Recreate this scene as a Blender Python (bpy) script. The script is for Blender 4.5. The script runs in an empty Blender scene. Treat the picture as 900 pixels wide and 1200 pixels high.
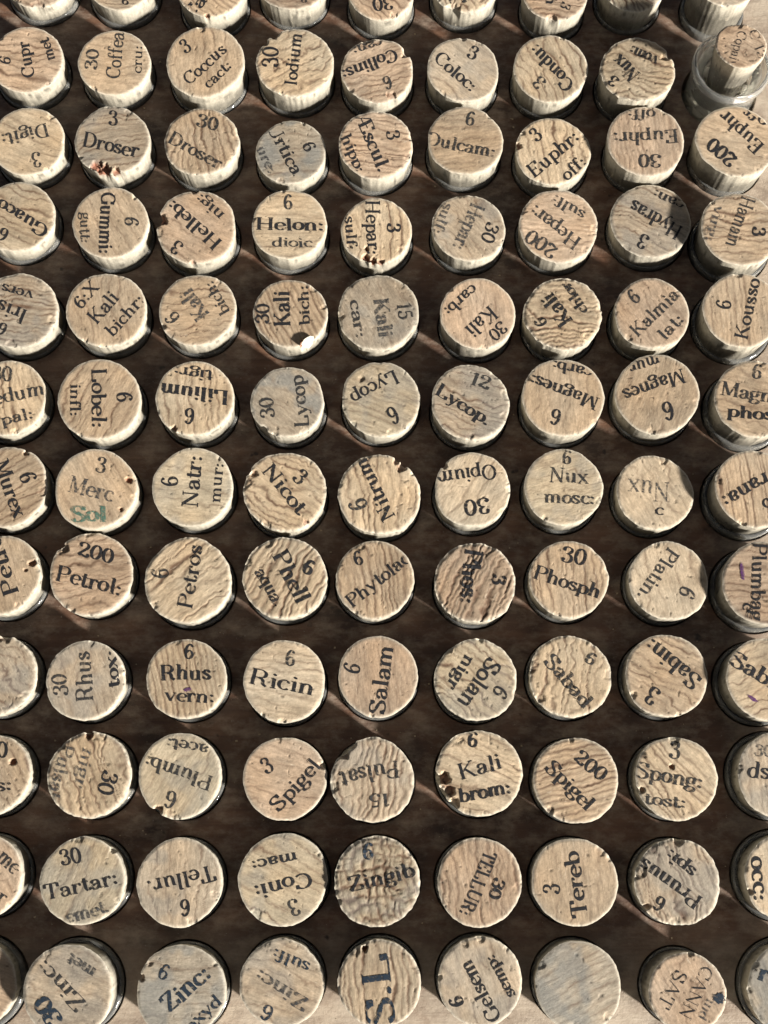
import bpy, math, random
import numpy as np
from mathutils import Vector, Matrix
from mathutils.geometry import delaunay_2d_cdt

MM = 0.001
R_ = math.radians
sc = bpy.context.scene
COL = sc.collection

# ------------------------------------------------------------------ camera
F_PX = 1485.0            # focal length in pixels of the 900 x 1200 photograph
PITCH = R_(13.3)
DIST = 187.3             # mm from the lens to the plane of the cork tops
Z_TOP = 5.4              # usual height of a cork top over the rack
CAM = np.array([0.0, -DIST*math.sin(PITCH), Z_TOP + DIST*math.cos(PITCH)])
cd = bpy.data.cameras.new('camera')
cd.sensor_fit = 'VERTICAL'; cd.sensor_height = 36.0; cd.lens = F_PX/1200.0*36.0
cd.clip_start = 0.005; cd.clip_end = 50.0
cam = bpy.data.objects.new('camera', cd); COL.objects.link(cam)
cam.location = CAM*MM; cam.rotation_euler = (PITCH, 0, 0)
sc.camera = cam

# ------------------------------------------------------------------ light
SUN_EL, SUN_AZ = 22.5, -35.0     # azimuth seen from above, from +X
el, az = R_(SUN_EL), R_(SUN_AZ)
S = Vector((math.cos(el)*math.cos(az), math.cos(el)*math.sin(az), math.sin(el)))
world = bpy.data.worlds.new('World'); sc.world = world; world.use_nodes = True
wn, wl = world.node_tree.nodes, world.node_tree.links
sky = wn.new('ShaderNodeTexSky'); sky.sky_type = 'NISHITA'; sky.sun_disc = False
sky.sun_elevation = el; sky.sun_rotation = math.atan2(S.x, S.y)
hs = wn.new('ShaderNodeHueSaturation'); hs.inputs['Saturation'].default_value = .35
wl.new(sky.outputs[0], hs.inputs['Color'])
wm = wn.new('ShaderNodeMix'); wm.data_type = 'RGBA'; wm.blend_type = 'MULTIPLY'; wm.inputs[0].default_value = 1
wl.new(hs.outputs[0], wm.inputs[6]); wm.inputs[7].default_value = (1.0, .95, .90, 1)
wl.new(wm.outputs[2], wn['Background'].inputs['Color'])
wn['Background'].inputs['Strength'].default_value = 0.025
sd = bpy.data.lights.new('sun', 'SUN'); sd.energy = 5.0; sd.angle = R_(4.0); sd.color = (1.0, 0.955, 0.895)
so = bpy.data.objects.new('sun', sd); COL.objects.link(so)
so.rotation_euler = S.to_track_quat('Z', 'Y').to_euler(); so.location = S*0.6
sc.view_settings.view_transform = 'Standard'
sc.view_settings.look = 'None'
sc.view_settings.exposure = 1.10
sc.view_settings.gamma = 1.0

# ------------------------------------------------------------------ helpers
cp, sp = math.cos(PITCH), math.sin(PITCH)
def at(px, py, z):
    """point (mm) of the horizontal plane z that shows at a place of the photograph (arrays allowed)"""
    px = np.asarray(px, float); py = np.asarray(py, float)
    dx = (px-450.0)/F_PX; dy = -(py-600.0)/F_PX
    wy = dy*cp + sp; wz = dy*sp - cp
    t = (z-CAM[2])/wz
    return CAM[0]+dx*t, CAM[1]+wy*t

def hsh(ix, iy, s):
    h = (ix.astype(np.int64)*374761393 + iy.astype(np.int64)*668265263 + int(s)*1442695041) & 0xffffffff
    h = ((h ^ (h >> 13))*1274126177) & 0xffffffff
    h = (h ^ (h >> 16)) & 0xffffffff
    return h/4294967295.0
def vnoise(x, y, s):
    ix = np.floor(x); iy = np.floor(y); fx = x-ix; fy = y-iy
    fx = fx*fx*(3-2*fx); fy = fy*fy*(3-2*fy)
    a = hsh(ix, iy, s); b = hsh(ix+1, iy, s); c = hsh(ix, iy+1, s); d = hsh(ix+1, iy+1, s)
    return (a*(1-fx)+b*fx)*(1-fy)+(c*(1-fx)+d*fx)*fy
def fbm(x, y, s, o=3):
    v = 0; a = .5; t = 0
    for k in range(o):
        v = v+a*vnoise(x*2**k+k*17.3, y*2**k-k*9.1, s+k*101); t += a; a *= .5
    return v/t-.5
def sstep(a, b, x):
    t = np.clip((x-a)/(b-a), 0, 1); return t*t*(3-2*t)

def link(name, me, mat, parent=None):
    o = bpy.data.objects.new(name, me); COL.objects.link(o)
    if mat: me.materials.append(mat)
    if parent: o.parent = parent
    return o
def mesh_np(name, V, F4=None, F3=None, col=None, smooth=True, grain=None):
    """mesh from numpy arrays of vertices (mm), quads and triangles"""
    me = bpy.data.meshes.new(name)
    parts = []; starts = []; n = 0
    for F, k in ((F4, 4), (F3, 3)):
        if F is not None and len(F):
            F = np.asarray(F, np.int32); parts.append(F.reshape(-1))
            starts.append(n+np.arange(len(F))*k); n += len(F)*k
    loops = np.concatenate(parts); st = np.concatenate(starts)
    me.vertices.add(len(V)); me.vertices.foreach_set('co', (np.asarray(V, np.float32)*MM).reshape(-1))
    me.loops.add(len(loops)); me.loops.foreach_set('vertex_index', loops)
    me.polygons.add(len(st)); me.polygons.foreach_set('loop_start', st.astype(np.int32))
    me.update(calc_edges=True)
    me.polygons.foreach_set('use_smooth', np.full(len(st), smooth, bool))
    if col is not None:
        ca = me.color_attributes.new('col', 'FLOAT_COLOR', 'POINT')
        c4 = np.ones((len(V), 4), np.float32); c4[:, :3] = col
        ca.data.foreach_set('color', c4.reshape(-1))
    if grain is not None:
        ga = me.attributes.new('grain', 'FLOAT_VECTOR', 'POINT')
        ga.data.foreach_set('vector', np.asarray(grain, np.float32).reshape(-1))
    me.validate()
    return me
def tag(o, label, cat, group=None, kind=None):
    if label: o['label'] = label
    if cat: o['category'] = cat
    if group: o['group'] = group
    if kind: o['kind'] = kind

# ------------------------------------------------------------------ materials
def new_mat(name):
    m = bpy.data.materials.new(name); m.use_nodes = True
    nt = m.node_tree; return m, nt.nodes, nt.links, nt.nodes['Principled BSDF']
def mix_rgb(N, L, fac, a, b, mode='MIX'):
    n = N.new('ShaderNodeMix'); n.data_type = 'RGBA'; n.blend_type = mode
    for sock, v in ((n.inputs[0], fac), (n.inputs[6], a), (n.inputs[7], b)):
        if isinstance(v, bpy.types.NodeSocket): L.new(v, sock)
        elif isinstance(v, tuple): sock.default_value = (*v, 1)
        else: sock.default_value = v
    return n.outputs[2]
def noise(N, L, vec, scale, detail=3, rough=.6, dist=0):
    n = N.new('ShaderNodeTexNoise'); n.inputs['Scale'].default_value = scale
    n.inputs['Detail'].default_value = detail; n.inputs['Roughness'].default_value = rough
    n.inputs['Distortion'].default_value = dist
    if vec: L.new(vec, n.inputs['Vector'])
    return n.outputs['Fac']
def ramp(N, L, f, stops):
    r = N.new('ShaderNodeValToRGB'); e = r.color_ramp.elements
    while len(e) < len(stops): e.new(.5)
    for q, (p, c) in zip(e, stops):
        q.position = p; q.color = (c, c, c, 1) if not isinstance(c, tuple) else (*c, 1)
    L.new(f, r.inputs[0]); return r.outputs[0]
def mapping(N, L, sca, rot=(0, 0, 0)):
    g = N.new('ShaderNodeNewGeometry'); m = N.new('ShaderNodeMapping')
    m.inputs['Scale'].default_value = sca; m.inputs['Rotation'].default_value = rot
    L.new(g.outputs['Position'], m.inputs['Vector']); return m.outputs[0]
def bump(N, L, h, dist, strength=1.0, prev=None):
    b = N.new('ShaderNodeBump'); b.inputs['Distance'].default_value = dist; b.inputs['Strength'].default_value = strength
    L.new(h, b.inputs['Height'])
    if prev: L.new(prev, b.inputs['Normal'])
    return b.outputs[0]

def cork_mat():
    m, N, L, P = new_mat('cork')
    a = N.new('ShaderNodeAttribute'); a.attribute_name = 'col'
    v = mapping(N, L, (1000, 1000, 1000))
    f1 = noise(N, L, v, 2.2, 4, .7)
    c = mix_rgb(N, L, .75, a.outputs['Color'], ramp(N, L, f1, [(.25, .72), (.75, 1.22)]), 'MULTIPLY')
    f2 = noise(N, L, v, 5.5, 3, .6)
    c = mix_rgb(N, L, ramp(N, L, f2, [(.68, 0), (.76, .5)]), c, (.12, .075, .05))
    L.new(c, P.inputs['Base Color'])
    P.inputs['Roughness'].default_value = .72
    P.inputs['Specular IOR Level'].default_value = .25
    ga = N.new('ShaderNodeAttribute'); ga.attribute_name = 'grain'
    fib = noise(N, L, ga.outputs['Vector'], .9, 5, .7, .25)
    c = mix_rgb(N, L, .62, c, ramp(N, L, fib, [(.25, .58), (.5, 1.0), (.78, 1.30)]), 'MULTIPLY')
    fl = noise(N, L, ga.outputs['Vector'], .55, 4, .75, .6)
    c = mix_rgb(N, L, ramp(N, L, fl, [(.60, 0), (.70, .30)]), c, (.78, .68, .52))
    L.new(c, P.inputs['Base Color'])
    n = bump(N, L, noise(N, L, v, 3.2, 5, .65), .00004, .8)
    n = bump(N, L, fib, .000035, .8, n)
    L.new(n, P.inputs['Normal'])
    return m
def ink_mat(name, col, lo, hi):
    m, N, L, P = new_mat(name)
    v = mapping(N, L, (1000, 1000, 1000))
    P.inputs['Base Color'].default_value = (*col, 1)
    P.inputs['Roughness'].default_value = .75
    P.inputs['Specular IOR Level'].default_value = .2
    f = noise(N, L, v, 2.6, 5, .75)
    L.new(ramp(N, L, f, [(lo, 0), (hi, 1)]), P.inputs['Alpha'])
    return m
def glass_mat(name='vial_glass', rough=.07, tint=(.88, .88, .84)):
    m, N, L, P = new_mat(name)
    P.inputs['Base Color'].default_value = (*tint, 1)
    P.inputs['Transmission Weight'].default_value = .89      # an old dusty bloom on the glass
    P.inputs['Roughness'].default_value = rough
    P.inputs['IOR'].default_value = 1.5
    v = mapping(N, L, (1000, 1000, 1000))
    L.new(bump(N, L, noise(N, L, v, .5, 2), .0003, .35), P.inputs['Normal'])
    return m
def board_mat():
    m, N, L, P = new_mat('dark_varnished_wood')
    v = mapping(N, L, (60, 900, 900))
    v2 = mapping(N, L, (160, 260, 200))
    v3 = mapping(N, L, (1000, 1000, 1000))
    grain = noise(N, L, v, 1.0, 6, .65, .6)
    c = mix_rgb(N, L, ramp(N, L, grain, [(.3, 0), (.7, 1)]), (.088, .040, .023), (.185, .100, .060))
    blot = noise(N, L, v2, .55, 4, .6, .3)
    c = mix_rgb(N, L, ramp(N, L, blot, [(.30, .0), (.62, 1)]), (.036, .020, .014), c)
    dust = noise(N, L, v2, 1.5, 6, .72)
    c = mix_rgb(N, L, ramp(N, L, dust, [(.45, .03), (.70, .65)]), c, (.37, .295, .225))
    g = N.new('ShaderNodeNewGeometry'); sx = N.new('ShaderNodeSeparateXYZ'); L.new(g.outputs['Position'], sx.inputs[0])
    def fade(sock, a, b):                                  # sunlight painted into the colour: board pales toward its right and front margins
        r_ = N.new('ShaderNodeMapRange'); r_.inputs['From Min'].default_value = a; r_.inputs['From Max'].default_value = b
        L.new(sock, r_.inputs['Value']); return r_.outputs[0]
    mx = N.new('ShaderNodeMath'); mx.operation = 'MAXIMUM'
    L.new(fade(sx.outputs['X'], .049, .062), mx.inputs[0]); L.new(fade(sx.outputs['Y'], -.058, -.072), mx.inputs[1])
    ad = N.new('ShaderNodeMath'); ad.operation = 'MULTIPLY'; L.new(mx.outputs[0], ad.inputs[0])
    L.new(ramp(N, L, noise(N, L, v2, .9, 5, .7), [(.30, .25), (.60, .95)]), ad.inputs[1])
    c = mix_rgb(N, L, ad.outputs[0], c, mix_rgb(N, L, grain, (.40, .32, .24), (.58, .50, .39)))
    fl = noise(N, L, v3, 2.4, 2, .5)
    c = mix_rgb(N, L, ramp(N, L, fl, [(.72, 0), (.76, .6)]), c, (.42, .37, .30))
    dk = noise(N, L, v3, .42, 2, .5)
    c = mix_rgb(N, L, ramp(N, L, dk, [(.70, 0), (.76, .8)]), c, (.012, .009, .008))
    L.new(c, P.inputs['Base Color'])
    L.new(ramp(N, L, dust, [(.35, .40), (.7, .62)]), P.inputs['Roughness'])
    n = bump(N, L, grain, .00010, .7)
    n = bump(N, L, noise(N, L, v3, 1.6, 5, .7), .00012, .7, n)
    L.new(n, P.inputs['Normal'])
    return m
M_CORK = cork_mat()
M_INK = ink_mat('printing_ink', (.018, .018, .020), .30, .46)
M_WORN = ink_mat('worn_ink', (.034, .033, .032), .34, .50)
M_FAINT = ink_mat('faded_ink', (.055, .055, .055), .36, .60)
M_BLUE = ink_mat('blue_ink', (.020, .032, .048), .33, .50)
M_GREEN = ink_mat('green_ink', (.08, .16, .12), .36, .60)
M_PURPLE = ink_mat('purple_ink', (.10, .035, .12), .30, .55)
INKS = {'k': M_INK, 'f': M_FAINT, 'm': M_WORN, 'b': M_BLUE, 'g': M_GREEN, 'p': M_PURPLE}
M_GLASS = glass_mat()
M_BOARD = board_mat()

# ------------------------------------------------------------------ printed letters, drawn as pen strokes
def arc(cx, cy, rx, ry, a0, a1):
    n = max(3, int(abs(a1-a0)/18)+1)
    return [(cx+rx*math.cos(R_(a0+(a1-a0)*k/(n-1))), cy+ry*math.sin(R_(a0+(a1-a0)*k/(n-1)))) for k in range(n)]
def spl(pts):
    out = []
    P = [pts[0]]+list(pts)+[pts[-1]]
    for i in range(1, len(P)-2):
        for k in range(4):
            t = k/4.0
            out.append(tuple(.5*((2*P[i][d])+(-P[i-1][d]+P[i+1][d])*t+(2*P[i-1][d]-5*P[i][d]+4*P[i+1][d]-P[i+2][d])*t*t
                            + (-P[i-1][d]+3*P[i][d]-3*P[i+1][d]+P[i+2][d])*t**3) for d in (0, 1)))
    out.append(tuple(pts[-1])); return out
def sf(x, y, w=.11): return ('t', [(x-w, y), (x+w, y)])
def stem(x, y0=0.0, y1=1.0, a=1, b=1):
    r = [('T', [(x, y0), (x, y1)])]
    if a: r.append(sf(x, y0, .12))
    if b == 1: r.append(sf(x, y1, .12))
    if b == 2: r.append(('t', [(x-.14, y1-.03), (x, y1)]))
    return r
def dot(x, y, r=.075): return ('o', [(x, y), (r, r)])
X = .62
def arch(x0, x1, h=X): return [('a', spl([(x0, h-.2), (x0+.1, h-.03), ((x0+x1)/2+.06, h), (x1-.01, h-.12), (x1, h-.3)])), ('T', [(x1, h-.26), (x1, 0)]), sf(x1, 0, .1)]
G = {}
G['A'] = (.80, [('t', [(.06, 0), (.38, 1)]), ('T', [(.38, 1), (.70, 0)]), ('t', [(.17, .34), (.58, .34)]), sf(.06, 0), sf(.70, 0)])
G['Æ'] = (1.1, [('t', [(.04, 0), (.46, 1)]), ('T', [(.56, 0), (.56, 1)]), ('t', [(.44, 1), (1.0, 1)]), ('t', [(.56, .5), (.86, .5)]), ('t', [(.44, 0), (1.03, 0)]),
          ('t', [(.2, .36), (.56, .36)]), ('T', [(.99, 1), (.97, .78)]), ('T', [(1.02, 0), (1.0, .24)]), sf(.05, 0)])
G['C'] = (.78, [('a', arc(.42, .5, .36, .5, 48, 312)), ('T', [(.70, .96), (.68, .70)])])
G['D'] = (.84, stem(.16)+[('a', [(.16, 1), (.34, 1)]+arc(.38, .5, .36, .5, 85, -85)+[(.34, 0), (.16, 0)])])
G['E'] = (.76, stem(.16)+[('t', [(.16, 1), (.64, 1)]), ('t', [(.16, .5), (.46, .5)]), ('t', [(.16, 0), (.66, 0)]), ('T', [(.63, 1), (.61, .76)]), ('T', [(.65, 0), (.63, .25)]), ('t', [(.46, .6), (.46, .4)])])
G['G'] = (.86, [('a', arc(.42, .5, .36, .5, 48, 335)), ('T', [(.70, .96), (.68, .70)]), ('T', [(.70, .02), (.70, .42)]), sf(.70, .42)])
G['H'] = (.92, stem(.16)+stem(.72)+[('t', [(.16, .5), (.72, .5)])])
G['I'] = (.42, stem(.21)); G['J'] = (.6, [('T', [(.36, 1), (.36, .2)]), sf(.36, 1), ('a', spl([(.36, .25), (.28, .02), (.12, .02), (.06, .16)]))])
G['K'] = (.86, stem(.16)+[('t', [(.18, .38), (.66, 1)]), ('T', [(.34, .58), (.72, 0)]), sf(.66, 1), sf(.74, 0)])
G['L'] = (.76, stem(.17)+[('t', [(.17, 0), (.66, 0)]), ('T', [(.65, 0), (.63, .28)])])
G['M'] = (1.02, [('t', [(.14, 0), (.14, 1)]), ('T', [(.16, 1), (.48, .04)]), ('t', [(.48, .04), (.80, 1)]), sf(.12, 0), sf(.10, 1)]+stem(.84))
G['N'] = (.88, [('t', [(.14, 0), (.14, 1)]), ('T', [(.14, .98), (.70, .04)]), ('t', [(.70, 0), (.70, 1)]), sf(.14, 0), sf(.10, 1), sf(.70, 1)])
G['O'] = (.84, [('a', arc(.42, .5, .35, .5, 90, 450))])
bowlP = [('a', [(.16, 1), (.38, 1)]+arc(.40, .745, .25, .255, 85, -85)+[(.36, .49), (.16, .49)])]
G['P'] = (.74, stem(.16)+bowlP)
G['R'] = (.86, stem(.16)+bowlP+[('T', spl([(.38, .49), (.55, .38), (.60, .12), (.74, .0)]))])
G['S'] = (.70, [('a', spl([(.56, .80), (.46, .96), (.30, 1), (.15, .92), (.11, .75), (.22, .60), (.44, .47), (.58, .32), (.58, .12), (.42, .0), (.22, .02), (.12, .20)])),
          ('T', [(.26, .585), (.48, .44)]), ('T', [(.57, .98), (.56, .72)]), ('T', [(.11, .02), (.12, .28)])])
G['T'] = (.76, stem(.38, 0, 1, 1, 0)+[('t', [(.06, 1), (.70, 1)]), ('T', [(.07, 1), (.06, .74)]), ('T', [(.69, 1), (.70, .74)])])
G['U'] = (.88, [('T', [(.16, 1), (.16, .3)]), ('a', arc(.43, .3, .27, .3, 180, 360)), ('t', [(.70, .3), (.70, 1)]), sf(.16, 1), sf(.70, 1)])
G['V'] = (.80, [('T', [(.08, 1), (.40, 0)]), ('t', [(.40, 0), (.72, 1)]), sf(.08, 1), sf(.72, 1)])
G['X'] = (.82, [('T', [(.10, 1), (.70, 0)]), ('t', [(.10, 0), (.68, 1)]), sf(.1, 1), sf(.7, 0), sf(.1, 0), sf(.68, 1)])
G['Z'] = (.76, [('t', [(.10, 1), (.66, 1)]), ('T', [(.64, 1), (.10, 0)]), ('t', [(.10, 0), (.68, 0)]), ('T', [(.11, 1), (.10, .76)]), ('T', [(.67, 0), (.68, .26)])])
G['a'] = (.58, [('a', spl([(.09, .44), (.14, .58), (.28, X), (.40, .54), (.42, .36)])), ('T', [(.42, .42), (.42, .08)]), ('t', [(.42, .06), (.50, 0), (.57, .08)]),
          ('a', spl([(.42, .38), (.22, .32), (.09, .18), (.14, .02), (.28, .0), (.42, .14)])), dot(.11, .45, .06)])
G['b'] = (.62, stem(.14, 0, 1, 0, 2)+[('a', arc(.33, .31, .22, .31, 150, -150))])
G['c'] = (.52, [('a', arc(.30, .31, .23, .31, 50, 315)), dot(.45, .50, .065)])
G['d'] = (.64, [('a', arc(.29, .31, .22, .31, 30, 330)), ('t', [(.34, .97), (.48, 1)]), ('T', [(.48, 1), (.48, 0)]), ('t', [(.48, .0), (.58, .02)])])
G['e'] = (.54, [('t', [(.08, .33), (.48, .33)]), ('a', arc(.29, .31, .22, .31, 5, 315))])
G['f'] = (.42, [('T', [(.18, 0), (.18, .8)]), sf(.18, 0, .12), ('a', arc(.33, .8, .15, .2, 180, 50)), dot(.42, .9, .06), ('t', [(.04, .6), (.36, .6)])])
G['g'] = (.58, [('a', arc(.27, .42, .18, .20, 90, 450)), ('a', spl([(.16, .26), (.10, .14), (.22, .05), (.42, .02), (.50, -.10), (.40, -.26), (.20, -.28), (.06, -.18), (.10, -.04), (.22, .03)])), ('T', [(.42, .58), (.54, .60)])])
G['h'] = (.68, stem(.15, 0, 1, 1, 2)+arch(.15, .50))
G['i'] = (.34, stem(.17, 0, X, 1, 2)+[dot(.17, .86)])
G['k'] = (.66, stem(.15, 0, 1, 1, 2)+[('t', [(.16, .24), (.50, X)]), ('T', [(.28, .36), (.56, 0)]), sf(.50, X, .09), sf(.58, 0, .09)])
G['l'] = (.34, stem(.17, 0, 1, 1, 2))
G['m'] = (1.0, stem(.15, 0, X, 1, 2)+arch(.15, .48)+arch(.48, .82))
G['n'] = (.68, stem(.15, 0, X, 1, 2)+arch(.15, .51))
G['o'] = (.56, [('a', arc(.28, .31, .22, .31, 90, 450))])
G['p'] = (.62, stem(.15, -.3, X, 1, 2)+[('a', arc(.34, .31, .22, .31, 150, -150))])
G['q'] = (.64, [('a', arc(.29, .31, .22, .31, 30, 330)), ('T', [(.48, X), (.48, -.3)]), sf(.48, -.3)])
G['r'] = (.50, stem(.15, 0, X, 1, 2)+[('a', spl([(.16, .40), (.24, .58), (.38, .62), (.44, .55)])), dot(.42, .53, .065)])
G['s'] = (.48, [('a', spl([(.38, .48), (.30, .60), (.17, .60), (.09, .48), (.16, .36), (.34, .26), (.41, .14), (.30, .0), (.16, .02), (.08, .14)])), ('T', [(.18, .36), (.34, .25)]), ('t', [(.39, .62), (.39, .44)]), ('t', [(.08, 0), (.08, .18)])])
G['t'] = (.42, [('T', [(.18, .86), (.18, .12)]), ('a', spl([(.18, .14), (.24, .0), (.36, .03), (.40, .14)])), ('t', [(.03, X), (.36, X)])])
G['u'] = (.70, [('T', [(.15, X), (.15, .2)]), ('a', spl([(.15, .24), (.20, .04), (.34, .0), (.46, .1), (.50, .22)])), ('T', [(.50, X), (.50, .02)]), sf(.12, X, .08), sf(.47, X, .08), ('t', [(.50, 0), (.60, 0)])])
G['v'] = (.60, [('T', [(.08, X), (.30, 0)]), ('t', [(.30, 0), (.52, X)]), sf(.08, X, .09), sf(.52, X, .09)])
G['x'] = (.62, [('T', [(.10, X), (.52, 0)]), ('t', [(.08, 0), (.50, X)]), sf(.1, X, .09), sf(.52, 0, .09), sf(.08, 0, .09), sf(.50, X, .09)])
G['y'] = (.60, [('T', [(.08, X), (.31, .02)]), ('t', [(.52, X), (.30, .0), (.20, -.24), (.08, -.26)]), sf(.08, X, .09), sf(.52, X, .09), dot(.09, -.24, .06)])
G['0'] = (.60, [('a', arc(.30, .5, .22, .5, 90, 450))])
G['1'] = (.46, stem(.24, 0, 1, 1, 0)+[('t', [(.06, .82), (.24, 1)])])
G['2'] = (.62, [('a', spl([(.10, .72), (.12, .92), (.28, 1), (.46, .92), (.49, .72), (.36, .48), (.16, .22), (.08, .06)])), ('T', spl([(.08, .06), (.24, .10), (.40, .02), (.52, .06), (.54, .24)])), dot(.13, .74, .08)])
G['3'] = (.60, [('a', spl([(.10, .80), (.16, .96), (.30, 1), (.46, .90), (.45, .68), (.30, .55)])), ('a', spl([(.24, .55), (.42, .50), (.51, .30), (.44, .06), (.26, .0), (.10, .08), (.08, .22)])), dot(.12, .80, .08), dot(.12, .20, .09)])
G['5'] = (.60, [('a', spl([(.14, .52), (.30, .60), (.46, .50), (.50, .28), (.40, .04), (.22, .0), (.08, .12)])), ('t', [(.14, .52), (.14, .97)]), ('T', [(.14, .95), (.46, 1)]), dot(.12, .16, .08)])
G['6'] = (.60, [('a', spl([(.46, .90), (.34, 1), (.20, .88), (.10, .62), (.09, .36), (.14, .10), (.28, .0), (.44, .10), (.49, .30), (.42, .50), (.28, .56), (.12, .40)])), dot(.45, .88, .08)])
G[':'] = (.30, [dot(.15, .08, .085), dot(.15, .50, .085)])
G['.'] = (.26, [dot(.13, .07, .085)])
G[' '] = (.4, [])
PEN_THIN, PEN_THICK = .055, .150

def text_quads(s, bold=1.0, rnd=None):
    """quads in em units (list of 4x2), total width"""
    x = 0.0; quads = []
    for ch in s:
        adv, st = G[ch]
        jx, jy, rot = (rnd.uniform(-.015, .015), rnd.uniform(-.035, .035), rnd.uniform(-.05, .05)) if rnd else (0, 0, 0)
        cr, sr = math.cos(rot), math.sin(rot)
        def T(p): 
            qx, qy = p[0]-adv/2, p[1]-.3
            return (x+adv/2+jx+qx*cr-qy*sr, .3+jy+qx*sr+qy*cr)
        for kind, pts in st:
            if kind == 'o':
                (cx, cy), (r, _) = pts; r *= (1+bold)*.5
                ring = [T((cx+r*math.cos(k*math.pi/4), cy+r*math.sin(k*math.pi/4))) for k in range(8)]
                c = T((cx, cy))
                for k in range(0, 8, 2):
                    quads.append([c, ring[k], ring[k+1], ring[(k+2) % 8]])
                continue
            pts = [T(p) for p in pts]
            fine = [pts[0]]
            for a, b in zip(pts, pts[1:]):
                n = max(1, int(math.hypot(b[0]-a[0], b[1]-a[1])/.2))
                for k in range(1, n+1): fine.append((a[0]+(b[0]-a[0])*k/n, a[1]+(b[1]-a[1])*k/n))
            pr = []
            for i, p in enumerate(fine):
                a = fine[max(0, i-1)]; b = fine[min(len(fine)-1, i+1)]
                dx, dy = b[0]-a[0], b[1]-a[1]; l = math.hypot(dx, dy) or 1e-6
                dx /= l; dy /= l
                if kind == 'T': w = PEN_THICK
                elif kind == 't': w = PEN_THIN
                else: w = PEN_THIN+(PEN_THICK-PEN_THIN)*abs(dy)**1.6
                w *= .47*bold
                pr.append(((p[0]-dy*w, p[1]+dx*w), (p[0]+dy*w, p[1]-dx*w)))
            for (a, b), (c, d) in zip(pr, pr[1:]): quads.append([a, b, d, c])
        x += adv
    return quads, max(x, .2)

# ------------------------------------------------------------------ one cork
GRID = 70
_g = np.linspace(-1, 1, GRID)
_u, _v = np.meshgrid(_g, _g)
def _disk(u, v):
    r = np.where(np.abs(u) > np.abs(v), u, v)
    with np.errstate(divide='ignore', invalid='ignore'):
        ph = np.where(np.abs(u) > np.abs(v), (np.pi/4)*np.nan_to_num(v/u), np.pi/2-(np.pi/4)*np.nan_to_num(u/v))
    ph = np.where((u == 0) & (v == 0), 0, ph)
    return r*np.cos(ph), r*np.sin(ph)
DU, DV = _disk(_u, _v)
DU = DU.reshape(-1); DV = DV.reshape(-1)
_id = np.arange(GRID*GRID).reshape(GRID, GRID)
QTOP = np.stack([_id[:-1, :-1], _id[:-1, 1:], _id[1:, 1:], _id[1:, :-1]], -1).reshape(-1, 4)
BORDER = np.concatenate([_id[0, :-1], _id[:-1, -1], _id[-1, :0:-1], _id[:0:-1, 0]])   # counter-clockwise
NB = len(BORDER)

TINT = {'tan': (.47, .350, .235), 'pale': (.56, .46, .335), 'pink': (.47, .335, .235), 'gray': (.38, .315, .24),
        'green': (.42, .355, .25), 'blue': (.34, .305, .25), 'yellow': (.53, .415, .28), 'brown': (.36, .25, .17)}
WORD = {'tan': 'tan', 'pale': 'pale', 'pink': 'pinkish', 'gray': 'greyish', 'green': 'greenish tan', 'blue': 'blue-grey stained', 'yellow': 'yellowish', 'brown': 'brown'}

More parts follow.
